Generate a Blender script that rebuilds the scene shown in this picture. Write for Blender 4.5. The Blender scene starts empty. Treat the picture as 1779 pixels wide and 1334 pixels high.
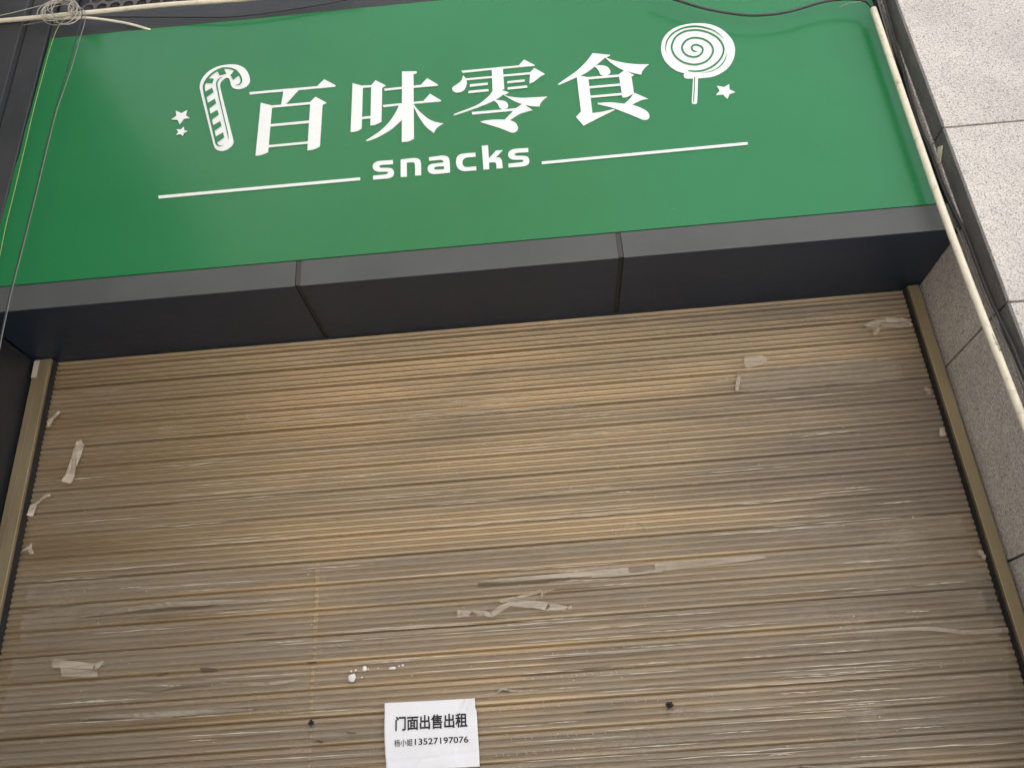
import bpy, bmesh, math, random
import numpy as np
from mathutils import Vector, Matrix, noise
from mathutils.geometry import tessellate_polygon
random.seed(7)
S = bpy.context.scene
COL = S.collection
R = math.radians

# ------------------------------------------------------------------ camera
IW, IH = 1779.0, 1334.0
F = 1420.0
YAW, PITCH, ROLL = -0.0356483, 0.4410100, -0.0671318
EYE = Vector((0, 0, 1.6))
cy, sy, cp, sp = math.cos(YAW), math.sin(YAW), math.cos(PITCH), math.sin(PITCH)
fwd = Vector((sy*cp, cy*cp, sp)); rt0 = Vector((cy, -sy, 0)); up0 = rt0.cross(fwd)
cr, sr = math.cos(ROLL), math.sin(ROLL)
CR = cr*rt0 + sr*up0; CU = -sr*rt0 + cr*up0
cam = bpy.data.cameras.new('camera'); co = bpy.data.objects.new('camera', cam); COL.objects.link(co)
cam.sensor_width = 36; cam.sensor_fit = 'HORIZONTAL'; cam.lens = F/IW*36
cam.clip_start = 0.02; cam.clip_end = 1500
co.matrix_world = Matrix(((CR.x, CU.x, -fwd.x, EYE.x), (CR.y, CU.y, -fwd.y, EYE.y), (CR.z, CU.z, -fwd.z, EYE.z), (0, 0, 0, 1)))
S.camera = co

# ------------------------------------------------------------------ light
SUN_EL, SUN_AZ = R(57), R(28)          # the sun stands high behind the building, a little to the right
w = bpy.data.worlds.new('World'); S.world = w; w.use_nodes = True
nt = w.node_tree; bg = nt.nodes['Background']
sky = nt.nodes.new('ShaderNodeTexSky'); sky.sky_type = 'NISHITA'; sky.sun_disc = False
sky.sun_elevation = SUN_EL; sky.sun_rotation = SUN_AZ
sky.air_density = 1.0; sky.dust_density = 4.0; sky.ozone_density = 1.0
hs = nt.nodes.new('ShaderNodeHueSaturation'); hs.inputs['Saturation'].default_value = .38
nt.links.new(sky.outputs[0], hs.inputs['Color']); nt.links.new(hs.outputs[0], bg.inputs[0]); bg.inputs[1].default_value = 0.105
sl = bpy.data.lights.new('sun', 'SUN'); so = bpy.data.objects.new('sun', sl); COL.objects.link(so)
sl.energy = 4.5; sl.angle = R(0.53); sl.color = (1.0, 0.965, 0.92)
sd = Vector((math.sin(SUN_AZ)*math.cos(SUN_EL), math.cos(SUN_AZ)*math.cos(SUN_EL), math.sin(SUN_EL)))
so.rotation_euler = sd.to_track_quat('Z', 'Y').to_euler()
V = S.view_settings; V.view_transform = 'Standard'; V.look = 'None'; V.gamma = 1; V.use_curve_mapping = False
V.exposure = 2.18

# ------------------------------------------------------------------ measuring helpers: a line of sight meets a real plane
def ray(px, py):
    return (CR*((px-IW/2)/F) + CU*((IH/2-py)/F) + fwd)
def PY(px, py, Y):
    d = ray(px, py); return EYE + d*(Y/d.y)
def PX(px, py, X):
    d = ray(px, py); return EYE + d*(X/d.x)

D = 2.82                  # face of the roller shutter
YF = 2.42                 # face of the sign box
ZS = EYE.z + 1.5934       # underside of the sign box
ZT = EYE.z + 1.6998       # top of the grey lip
XL = PY(66, 640, D).x     # left reveal
XR = PY(1593, 500, D).x   # right reveal
YG = PX(1748, 525, XR).y  # front of the granite column
print('XL', XL, 'XR', XR, 'YG', YG, PX(1633, 227, XR).y, PX(1545,0,XR).y, 'zjoint', PX(1748,525,XR).z, PX(1640,629,XR), PX(1700,570,XR), PX(1633,227,XR))

# ------------------------------------------------------------------ object helpers
def link(o, parent=None, label=None, cat=None, group=None, kind=None):
    COL.objects.link(o)
    if parent is not None: o.parent = parent
    if label: o['label'] = label
    if cat: o['category'] = cat
    if group: o['group'] = group
    if kind: o['kind'] = kind
    return o
def thing(name, label, cat, loc=(0, 0, 0), group=None, kind=None):
    o = bpy.data.objects.new(name, None); o.empty_display_size = .1
    link(o, None, label, cat, group, kind); o.location = loc
    return o
def origin(o):
    v = Vector((0, 0, 0))
    while o is not None:
        v = v + o.location; o = o.parent
    return v
def mesh_obj(name, verts, faces, mat, parent=None, smooth=False, **k):
    m = bpy.data.meshes.new(name)
    off = Vector((0, 0, 0))
    if parent is not None: off = origin(parent)
    elif verts:
        off = sum((Vector(v) for v in verts), Vector())/len(verts)
    m.from_pydata([tuple(Vector(v)-off) for v in verts], [], faces); m.update()
    if isinstance(mat, (list, tuple)):
        for q in mat: m.materials.append(q)
    elif mat: m.materials.append(mat)
    if smooth: m.polygons.foreach_set('use_smooth', [True]*len(m.polygons))
    o = bpy.data.objects.new(name, m); link(o, parent, **k)
    if parent is None: o.location = off
    return o
def bm_obj(name, bm, mat, parent=None, smooth=False, **k):
    bm.verts.index_update()
    v = [x.co.copy() for x in bm.verts]; f = [[q.index for q in p.verts] for p in bm.faces]
    bm.free()
    return mesh_obj(name, v, f, mat, parent, smooth, **k)
def box_bm(bm, x0, x1, y0, y1, z0, z1, bev=0.0):
    t = bmesh.new()
    bmesh.ops.create_cube(t, size=1)
    for v in t.verts:
        v.co = Vector(((x0+x1)/2+v.co.x*(x1-x0), (y0+y1)/2+v.co.y*(y1-y0), (z0+z1)/2+v.co.z*(z1-z0)))
    if bev > 0: bmesh.ops.bevel(t, geom=list(t.edges), offset=bev, segments=2, affect='EDGES', profile=.5)
    me = bpy.data.meshes.new('t'); t.to_mesh(me); t.free(); bm.from_mesh(me); bpy.data.meshes.remove(me)
def box(name, x0, x1, y0, y1, z0, z1, mat, parent=None, bev=0.0, **k):
    bm = bmesh.new(); box_bm(bm, x0, x1, y0, y1, z0, z1, bev)
    return bm_obj(name, bm, mat, parent, **k)
def cr_path(P, n=8):
    out = []
    for i in range(len(P)-1):
        p0 = P[max(i-1, 0)]; p1 = P[i]; p2 = P[i+1]; p3 = P[min(i+2, len(P)-1)]
        for j in range(n):
            t = j/n
            out.append(0.5*((2*p1)+(p2-p0)*t+(2*p0-5*p1+4*p2-p3)*t*t+(3*p1-p0-3*p2+p3)*t**3))
    out.append(P[-1]); return out
def tube_geo(P, r, seg=8):
    vs, fs = [], []; prev = None
    for i, p in enumerate(P):
        a = P[max(i-1, 0)]; b = P[min(i+1, len(P)-1)]; t = (b-a).normalized()
        if prev is None:
            n = t.orthogonal().normalized()
        else:
            n = (prev - t*prev.dot(t)).normalized()
        prev = n; bn = t.cross(n)
        for k in range(seg):
            an = 2*math.pi*k/seg; vs.append(p + (n*math.cos(an)+bn*math.sin(an))*r)
    for i in range(len(P)-1):
        for k in range(seg):
            fs.append([i*seg+k, i*seg+(k+1) % seg, (i+1)*seg+(k+1) % seg, (i+1)*seg+k])
    fs.append(list(range(seg))[::-1]); fs.append([(len(P)-1)*seg+k for k in range(seg)])
    return vs, fs
def tube(name, P, r, mat, parent=None, seg=8, n=8, **k):
    vs, fs = tube_geo(cr_path([Vector(p) for p in P], n), r, seg)
    return mesh_obj(name, vs, fs, mat, parent, True, **k)

# ------------------------------------------------------------------ materials
def mat(name, base=(.5, .5, .5), rough=.5, metal=0.0, spec=.5):
    m = bpy.data.materials.new(name); m.use_nodes = True
    b = m.node_tree.nodes['Principled BSDF']
    b.inputs['Base Color'].default_value = (*base, 1); b.inputs['Roughness'].default_value = rough
    b.inputs['Metallic'].default_value = metal; b.inputs['Specular IOR Level'].default_value = spec
    return m, m.node_tree, b
def N(t, ty, **k):
    n = t.nodes.new(ty)
    for a, v in k.items(): setattr(n, a, v)
    return n
def pos(t, scale=(1, 1, 1)):
    g = N(t, 'ShaderNodeNewGeometry'); m = N(t, 'ShaderNodeMapping'); m.inputs['Scale'].default_value = scale
    t.links.new(g.outputs['Position'], m.inputs['Vector']); return m.outputs[0]
def nz(t, vec, scale, detail=4, rough=.55, dist=0.0):
    n = N(t, 'ShaderNodeTexNoise'); n.inputs['Scale'].default_value = scale; n.inputs['Detail'].default_value = detail
    n.inputs['Roughness'].default_value = rough; n.inputs['Distortion'].default_value = dist
    t.links.new(vec, n.inputs['Vector']); return n.outputs[0]
def ramp(t, fac, stops, interp='LINEAR'):
    r = N(t, 'ShaderNodeValToRGB'); r.color_ramp.interpolation = interp; e = r.color_ramp.elements
    while len(e) < len(stops): e.new(0.5)
    for q, (p, c) in zip(e, stops):
        q.position = p; q.color = (c, c, c, 1) if isinstance(c, (int, float)) else (*c, 1)
    t.links.new(fac, r.inputs[0]); return r.outputs[0]
def mix(t, fac, a, b, mode='MIX'):
    m = N(t, 'ShaderNodeMix', data_type='RGBA', blend_type=mode)
    for s, v in ((0, fac), (6, a), (7, b)):
        if isinstance(v, bpy.types.NodeSocket): t.links.new(v, m.inputs[s])
        elif isinstance(v, (int, float)): m.inputs[s].default_value = v
        else: m.inputs[s].default_value = (*v, 1)
    return m.outputs[2]
def bump(t, b, h, strength=.3, dist=.002):
    n = N(t, 'ShaderNodeBump'); n.inputs['Strength'].default_value = strength; n.inputs['Distance'].default_value = dist
    t.links.new(h, n.inputs['Height']); t.links.new(n.outputs[0], b.inputs['Normal'])

# granite, pink-grey with dark flecks
def granite(name, tone=1.0, rough=.45, grime=0.0):
    m, t, b = mat(name, rough=rough)
    p = pos(t)
    v = N(t, 'ShaderNodeTexVoronoi'); v.inputs['Scale'].default_value = 260; t.links.new(p, v.inputs['Vector'])
    n1 = nz(t, p, 185, 3, .55); n2 = nz(t, p, 3.0, 4); n3 = nz(t, p, 320, 2, .6)
    base = ramp(t, n1, [(.28, (.17*tone, .16*tone, .155*tone)), (.43, (.38*tone, .355*tone, .33*tone)), (.55, (.50*tone, .475*tone, .445*tone)), (.72, (.62*tone, .58*tone, .55*tone))])
    sepc = N(t, 'ShaderNodeSeparateColor'); t.links.new(v.outputs['Color'], sepc.inputs[0])
    flecks = ramp(t, sepc.outputs[0], [(0, 0.0), (.86, 0.0), (.88, .5), (1, .65)])
    c = mix(t, flecks, base, (.07*tone, .068*tone, .07*tone))
    pk = ramp(t, sepc.outputs[1], [(0, 0.0), (.8, 0.0), (.83, .35), (1, .4)])
    c = mix(t, pk, c, (.54*tone, .46*tone, .40*tone))
    blot = ramp(t, n2, [(.35, .80), (.7, 1.05)])
    c = mix(t, 1.0, c, blot, 'MULTIPLY')
    oi = N(t, 'ShaderNodeObjectInfo'); c = mix(t, 1.0, c, ramp(t, oi.outputs['Random'], [(0, .88), (1, 1.04)]), 'MULTIPLY')
    if grime:
        g = ramp(t, nz(t, pos(t, (1, 1, .35)), 22, 6, .65), [(.35, grime), (.7, grime*.55)])
        c = mix(t, g, c, (.05, .05, .052))
    t.links.new(c, b.inputs['Base Color'])
    bump(t, b, n3, .25, .0008)
    return m
M_gran = granite('granite_pink_grey', 1.25, .34)
M_grand = granite('granite_grimy', .55, .6, .75)

# shutter metal: bronze anodised aluminium, dusty streaks
def shutter_metal():
    m, t, b = mat('bronze_shutter_metal', rough=.34, metal=.6)
    st = nz(t, pos(t, (.15, 1, 1.2)), 4, 3, .5)
    st2 = nz(t, pos(t, (.5, 1, 3.2)), 2.4, 4, .55)
    fine = nz(t, pos(t, (1.3, 1, 22)), 6, 3, .6)
    c = ramp(t, st, [(.30, (.50, .385, .245)), (.7, (.57, .445, .285))])
    # grey dusty patches; the darkening towards the right paints in dimmer light
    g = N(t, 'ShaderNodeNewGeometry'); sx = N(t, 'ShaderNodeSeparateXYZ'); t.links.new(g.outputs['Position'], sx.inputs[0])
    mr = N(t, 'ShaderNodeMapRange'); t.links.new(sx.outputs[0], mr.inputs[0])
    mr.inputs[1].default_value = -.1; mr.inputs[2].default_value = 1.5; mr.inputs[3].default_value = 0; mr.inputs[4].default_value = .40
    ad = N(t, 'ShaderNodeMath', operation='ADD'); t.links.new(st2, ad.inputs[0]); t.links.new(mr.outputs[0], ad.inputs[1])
    dust_shade = ramp(t, ad.outputs[0], [(.38, .05), (.92, .8)])
    c = mix(t, dust_shade, c, (.145, .128, .11))
    c = mix(t, ramp(t, fine, [(.66, 0.0), (.76, .22)]), c, (.50, .44, .36))
    t.links.new(c, b.inputs['Base Color'])
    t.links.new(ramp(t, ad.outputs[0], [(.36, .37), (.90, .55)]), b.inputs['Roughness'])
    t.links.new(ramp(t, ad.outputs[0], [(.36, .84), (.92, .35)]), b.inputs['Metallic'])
    bump(t, b, nz(t, pos(t, (1.5, 1, 6)), 6, 3, .5), .15, .001)
    return m
M_slat = shutter_metal()
m, t, b = mat('shutter_rail_metal', rough=.38, metal=.4)
c = ramp(t, nz(t, pos(t, (1, 1, .2)), 14, 5), [(.3, (.22, .178, .105)), (.7, (.31, .25, .155))])
t.links.new(c, b.inputs['Base Color']); M_rail = m
# tape film
def tape_mat(name, opac, base, bs=.5):
    m, t, b = mat(name, base, .3)
    n = nz(t, pos(t, (.5, 1, 3)), 5, 5, .6)
    cc = ramp(t, n, [(.3, tuple(x*.85 for x in base)), (.7, tuple(min(1, x*1.1) for x in base))])
    at = N(t, 'ShaderNodeAttribute'); at.attribute_name = 'edge'
    ed = N(t, 'ShaderNodeMath', operation='MULTIPLY'); t.links.new(at.outputs['Fac'], ed.inputs[0])
    t.links.new(ramp(t, nz(t, pos(t, (3, 1, 3)), 6, 4, .6), [(.38, .0), (.55, .95)]), ed.inputs[1])
    cc = mix(t, ed.outputs[0], cc, (.62, .55, .45))
    t.links.new(cc, b.inputs['Base Color'])
    tr = N(t, 'ShaderNodeBsdfTransparent'); tr.inputs[0].default_value = (1, .97, .92, 1)
    mx = N(t, 'ShaderNodeMixShader')
    al = ramp(t, nz(t, pos(t, (.6, 1, 8)), 5, 5, .6), [(.34, opac*.45), (.62, opac)])
    ml = N(t, 'ShaderNodeMath', operation='MAXIMUM'); t.links.new(al, ml.inputs[0]); t.links.new(ed.outputs[0], ml.inputs[1])
    t.links.new(ml.outputs[0], mx.inputs[0]); t.links.new(tr.outputs[0], mx.inputs[1]); t.links.new(b.outputs[0], mx.inputs[2])
    t.links.new(mx.outputs[0], t.nodes['Material Output'].inputs[0])
    wr = nz(t, pos(t, (9, 1, 4)), 7, 4, .6, 1.2)
    bump(t, b, wr, bs, .003)
    return m
M_torn = tape_mat('torn_tape_film', .82, (.54, .47, .375))
M_crk = tape_mat('crinkled_tape_film', .55, (.60, .54, .45), .8)
M_lift = tape_mat('shaded_lifted_tape_film', .92, (.36, .31, .24))  # tinted darker, putting the shadow of the gaps into the tape colour
M_film = tape_mat('aged_tape_film', .48, (.385, .34, .275), .2)
M_peel = tape_mat('peeled_tape', .9, (.47, .41, .32))
m, t, b = mat('white_dried_glue', (.62, .55, .43), .7); M_glue = m
tr = N(t, 'ShaderNodeBsdfTransparent'); mx = N(t, 'ShaderNodeMixShader')
at = N(t, 'ShaderNodeAttribute'); at.attribute_name = 'fade'
ml = N(t, 'ShaderNodeMath', operation='MULTIPLY_ADD'); ml.inputs[1].default_value = .26; t.links.new(at.outputs['Fac'], ml.inputs[0])
t.links.new(nz(t, pos(t, (.7, 1, 2.2)), 95, 5, .7), ml.inputs[2])
t.links.new(ramp(t, ml.outputs[0], [(.68, 0.0), (.84, .33)]), mx.inputs[0])
t.links.new(tr.outputs[0], mx.inputs[1]); t.links.new(b.outputs[0], mx.inputs[2]); t.links.new(mx.outputs[0], t.nodes['Material Output'].inputs[0])

# dark panels
def dark_panel(name, a, bcol, rough, bumpd=.004):
    m, t, b = mat(name, a, rough, 0.0, .4)
    n = nz(t, pos(t, (1, 1, 1)), 2.2, 6, .62); n2 = nz(t, pos(t, (1.4, 3, 3)), 11, 6, .7)
    c = ramp(t, n, [(.35, a), (.7, bcol)])
    c = mix(t, ramp(t, n2, [(.56, 0.0), (.74, .16)]), c, (.11, .14, .19))
    t.links.new(c, b.inputs['Base Color'])
    t.links.new(ramp(t, n2, [(.3, rough), (.75, min(1, rough+.22))]), b.inputs['Roughness'])
    w_ = nz(t, pos(t, (1.2, 3.5, 3.5)), 2.4, 2, .5, .6)
    bump(t, b, w_, .35, bumpd)
    return m
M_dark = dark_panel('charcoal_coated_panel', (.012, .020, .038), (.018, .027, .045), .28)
M_pier = dark_panel('charcoal_pier_panel', (.034, .036, .038), (.05, .051, .053), .40)
M_lip = dark_panel('lit_charcoal_lip', (.068, .072, .070), (.088, .090, .086), .36)  # same coat as the underside, painted paler for the light it reflects
M_black = dark_panel('black_polished_stone', (.012, .013, .017), (.022, .023, .027), .38, .001)
m, t, b = mat('joint_sealant', (.012, .012, .012), .6); M_seal = m
m, t, b = mat('joint_strip_brown', (.045, .04, .036), .55); M_jstrip = m

# sign green
m, t, b = mat('green_sign_film', rough=.28, spec=.5)
n = nz(t, pos(t), 1.3, 4); f = nz(t, pos(t), 130, 2, .6)
c = ramp(t, n, [(.3, (.016, .160, .052)), (.7, (.021, .180, .061))])
c = mix(t, ramp(t, f, [(.76, 0.0), (.80, .55)]), c, (.42, .58, .48))
t.links.new(c, b.inputs['Base Color'])
t.links.new(ramp(t, nz(t, pos(t, (1, 1, .6)), 5, 5, .65), [(.3, .20), (.7, .27)]), b.inputs['Roughness'])
bump(t, b, nz(t, pos(t), 1.6, 2), .04, .01)
M_green = m
m, t, b = mat('sign_white_lettering', rough=.45)
c = ramp(t, nz(t, pos(t), 40, 3, .7), [(.3, (.72, .74, .73)), (.7, (.77, .79, .78))])
t.links.new(c, b.inputs['Base Color']); M_white = m
m, t, b = mat('cream_plastic_conduit', rough=.38)
c = ramp(t, nz(t, pos(t, (1, 1, 1)), 30, 6, .7), [(.28, (.34, .30, .22)), (.42, (.66, .61, .48)), (.7, (.74, .69, .56))])
t.links.new(c, b.inputs['Base Color']); M_pvc = m
M_cable = mat('black_cable_sheath', (.03, .03, .032), .5)[0]
M_greyw = mat('grey_wire', (.20, .19, .17), .5)[0]
M_palew = mat('pale_wire', (.42, .38, .32), .5)[0]
M_yelw = mat('yellow_green_wire', (.30, .38, .12), .5)[0]
M_mesh = mat('grey_perforated_metal', (.085, .085, .08), .5, .3)[0]
M_behind = mat('brown_shade_board', (.05, .04, .036), .8)[0]
m, t, b = mat('white_paper', rough=.75)
c = ramp(t, nz(t, pos(t), 14, 4), [(.3, (.85, .86, .89)), (.7, (.88, .89, .92))])
t.links.new(c, b.inputs['Base Color']); bump(t, b, nz(t, pos(t, (1, 1, 1.6)), 9, 5, .6, 1.2), .35, .008); M_paper = m
M_ink = mat('black_ink', (.012, .012, .015), .6)[0]
M_plast = mat('white_plaster', (.82, .82, .80), .9)[0]
M_hole = mat('black_residue', (.01, .01, .01), .7)[0]
m, t, b = mat('rendered_wall', rough=.85)
t.links.new(ramp(t, nz(t, pos(t), 5, 6), [(.3, (.12, .12, .12)), (.7, (.2, .195, .19))]), b.inputs['Base Color']); M_wall = m
m, t, b = mat('pale_paving', rough=.8)
br = N(t, 'ShaderNodeTexBrick'); br.inputs['Scale'].default_value = 1.6; br.inputs['Mortar Size'].default_value = .01
br.inputs['Color1'].default_value = (.44, .42, .39, 1); br.inputs['Color2'].default_value = (.39, .37, .345, 1); br.inputs['Mortar'].default_value = (.2, .18, .15, 1)
t.links.new(pos(t), br.inputs['Vector'])
t.links.new(mix(t, ramp(t, nz(t, pos(t), 1.5, 6), [(.3, 0.0), (.7, .35)]), br.outputs[0], (.36, .32, .27)), b.inputs['Base Color']); M_pave = m

M_opp = mat('beige_render_far', (.21, .198, .18), .85)[0]
M_win = mat('far_window_glass', (.03, .035, .04), .15)[0]
# ------------------------------------------------------------------ setting
mesh_obj('ground', [(-300, -300, 0), (300, -300, 0), (300, 300, 0), (-300, 300, 0)], [[0, 1, 2, 3]], M_pave, kind='structure')

# unseen building added across the street: it lights the shopfront with sunlit wall and shows in the gloss of sign and metal
opp = thing('added_opposite_building', 'added beige four storey building across the street, seen only in reflections', 'building', (-16, -17, 0))
box('wall', -42, 3.6, -23, -17, 0, 23, M_opp, opp)
for fl in range(7):
    for i in range(15):
        x = -41+i*2.98
        box('added_opposite_window', x, x+1.7, -16.99, -16.9, 1.0+fl*2.9, 2.7+fl*2.9, M_win, opp)
# the building mass behind and above
wall = thing('building_wall', 'grey rendered building wall behind and above the shopfront', 'wall', (0, D+.2, 0))
box('wall_face', -9, 9, D+.16, D+.5, 0, 7.2, M_wall, wall)

# ------------------------------------------------------------------ right granite column
col = thing('granite_column', 'pink-grey speckled granite column right of the shutter, with dark grimy inner edge', 'column', (XR, YG, 0))
J0 = PX(1748, 525, XR).z; J1 = PX(1633, 227, XR).z; dJ = J1-J0
YT = YG + .075            # where the grimy edge stone ends
zj = [J0 + dJ*k for k in range(-4, 3)]
zj = [0.0] + [z for z in zj if z > .05] + [J0+dJ*3]
g = .004
XW = .62
for i in range(len(zj)-1):
    z0, z1 = zj[i]+g, zj[i+1]-g
    for k in range(3):
        box('stone_slab', XR+.012+k*XW+(g if k else 0), XR+.012+(k+1)*XW-g, YG, YG+.03, z0, z1, M_gran, col, .0018)
    box('side_slab', XR, XR+.03, YT+.004, D+.16, z0, z1, M_gran, col, .0015)
    box('edge_stone', XR+.003, XR+.0115, YG+.001, YT, z0, z1, M_grand, col, .0012)
box('column_core', XR+.02, XR+1.9, YG+.034, D+.15, 0, zj[-1], M_seal, col)

# ------------------------------------------------------------------ left dark pier
pier = thing('black_pier', 'black polished pier left of the shutter and the green sign', 'pier', (XL, YF, 0))
for i, (z0, z1) in enumerate(((0, 1.3), (1.306, 2.5), (2.506, ZS-.004))):
    box('reveal_slab', XL-.03, XL, YF-.02, D+.16, z0, z1, M_black, pier, .0015)
box('added_shade_wall', XL-.62, XL-.30, -.4, YF-.07, 0, 5.2, M_black, pier, .003)  # unseen wall, added to shade the left side of the shutter
box('pier_core', XL-1.4, XL-.034, YF+.02, D+.15, 0, 5.2, M_seal, pier)
sgl = PY(50, 200, YF).x
print('sign left X', sgl, 'XL', XL)
box('trim_panel', sgl-.105, sgl-.004, YF-.005, YF+.018, ZS+.02, 5.0, M_pier, pier, .003)
box('trim_panel', sgl-.26, sgl-.109, YF-.03, YF+.01, ZS+.02, 5.0, M_pier, pier, .003)
box('trim_panel', sgl-.52, sgl-.30, YF-.03, YF+.018, ZS+.02, 5.0, M_black, pier, .003)
box('trim_panel', sgl-1.2, sgl-.53, YF-.06, YF+.018, ZS+.02, 5.0, M_pier, pier, .003)

# ------------------------------------------------------------------ box under the sign: grey lip and soffit in three panels
jx = [XL+.001, PY(518, 477, YF).x, PY(1079, 445, YF).x, XR-.002]
fas = thing('sign_box_cladding', 'charcoal metal cladding under the green sign, lip and underside in three panels', 'cladding', (0, YF, ZS))
gw = .0095
for i in range(3):
    x0 = jx[i]+(gw if i else -.35); x1 = jx[i+1]-(gw if i < 2 else 0)
    if i == 0: x0 = jx[0]
    t_ = .004
    prof = [(YF, ZT), (YF, ZS+.004), (YF+.0012, ZS+.0012), (YF+.004, ZS), (D-.012, ZS), (D-.012, ZS+t_), (YF+.006, ZS+t_), (YF+t_, ZS+.008), (YF+t_, ZT)]
    nx = 24; vs = []; fs = []
    for a in range(nx+1):
        x = x0+(x1-x0)*a/nx
        for (y, z) in prof: vs.append((x, y, z))
    L = len(prof)
    for a in range(nx):
        for k in range(L):
            fs.append([a*L+k, a*L+(k+1) % L, (a+1)*L+(k+1) % L, (a+1)*L+k])
    fs.append(list(range(L))); fs.append([nx*L+k for k in range(L)][::-1])
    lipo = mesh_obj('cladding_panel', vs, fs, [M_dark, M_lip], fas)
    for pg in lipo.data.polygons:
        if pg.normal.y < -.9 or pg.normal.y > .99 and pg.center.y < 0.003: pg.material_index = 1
if True:
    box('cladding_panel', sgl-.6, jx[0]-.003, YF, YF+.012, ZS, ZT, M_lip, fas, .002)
for i in (1, 2):
    box('joint_strip', jx[i]-gw+.001, jx[i]+gw-.001, YF+.0035, YF+.006, ZS+.006, ZT-.001, M_jstrip, fas)
    box('joint_sealant', jx[i]-gw+.001, jx[i]+gw-.001, YF+.008, D-.012, ZS+.0045, ZS+.007, M_seal, fas)
box('back_trim', XL+.01, XR-.01, D-.012, D-.006, ZS-.004, ZS+.02, M_seal, fas)

# ------------------------------------------------------------------ shutter
shut = thing('roller_shutter', 'closed bronze metal roller shutter with horizontal ribbed slats and old tape on it', 'shutter', (0, D, 0))
SX0 = PY(101, 632, D).x - .035; SX1 = PY(1568.5, 502.7, D).x + .03
PITCHZ = .08545; ZREF = EYE.z + .0237
RIBH = .0086
def rib(t):                     # t: 0 at the top of a slat, 1 at its bottom; returns how far it stands out
    u = (t*4) % 1.0
    h = RIBH*(math.sin(math.pi/2*u/.68)**.9 if u < .68 else max(0.0, math.cos(math.pi/2*(u-.68)/.32))**.6)
    e = min(t, 1-t)
    
    return h
NP = 69
ts = [i/(NP-1) for i in range(NP)]
ts = sorted(ts+[.011, .989])
NP = len(ts); ts[0] = .001; ts[-1] = .999
NX = 30
def slat_mesh(k):
    vs = []; fs = []
    for i in range(NX+1):
        x = SX0+(SX1-SX0)*i/NX
        for t_ in ts:
            h = rib(t_) + .0011*noise.noise((x*1.7, k*5.3, t_*2))
            vs.append((x, -h, -t_*PITCHZ+.0004*noise.noise((x*1.3, k*3.1, 4))))
    for i in range(NX):
        for j in range(NP-1):
            a = i*NP+j; fs.append([a, a+NP, a+NP+1, a+1])
    m = bpy.data.meshes.new('slat'); m.from_pydata(vs, [], fs); m.materials.append(M_slat)
    m.polygons.foreach_set('use_smooth', [True]*len(fs)); m.update(); return m
SM = [slat_mesh(k) for k in range(5)]
n_s = 0
for n in range(-18, 20):
    o = bpy.data.objects.new('slat', SM[n % 5]); link(o, shut)
    o.location = (0, .004 + .0006*math.sin(n*2.1), ZREF+PITCHZ*(n+1)); n_s += 1
box('backing', SX0, SX1, D+.03, D+.04, 0, ZS+.1, M_seal, shut)
# guide rails, box section
M_railgap = mat('black_rail_gap_shade', (.012, .012, .012), .9)[0]  # black strip standing in for the shadow gap between rail and slats
def rail(x0, x1, side):
    o = thing('guide_rail', ('olive metal guide rail at the left edge of the shutter' if side < 0 else 'olive metal guide rail at the right edge of the shutter, beside the granite'), 'guide rail', ((x0+x1)/2, D, 0), 'shutter guide rails')
    box('channel', x0, x1, D-.045, D+.06, 0, ZS-.004, M_rail, o, .002)
    xi = x1 if side < 0 else x0
    box('rail_gap_shade', xi+(.0005 if side < 0 else -.005), xi+(.005 if side < 0 else -.0005), D-.030, D+.02, 0, ZS-.004, M_railgap, o)
    if side < 0:
        box('flange', x0-.012, x0-.001, D-.02, D+.06, 0, ZS-.1, M_rail, o, .001)
        box('raised_bead', x0+.022, x0+.0255, D-.047, D-.0452, 0, ZS-.03, M_rail, o, .0005)
    else:
        box('flange', x1+.001, x1+.012, D-.02, D+.06, 0, ZS-.06, M_rail, o, .001)
xrl = PY(1591.5, 576.6, D).x
rail(XL+.013, PY(94, 660, D).x, -1)
rail(xrl, XR-.014, 1)
print('rail widths', PY(94, 660, D-.045).x-XL, XR-xrl)
box('metal_clip', XL+.012, XL+.034, D-.0475, D-.0452, ZS-.085, ZS-.01, M_palew, bpy.data.objects['guide_rail'], .0008)

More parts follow.
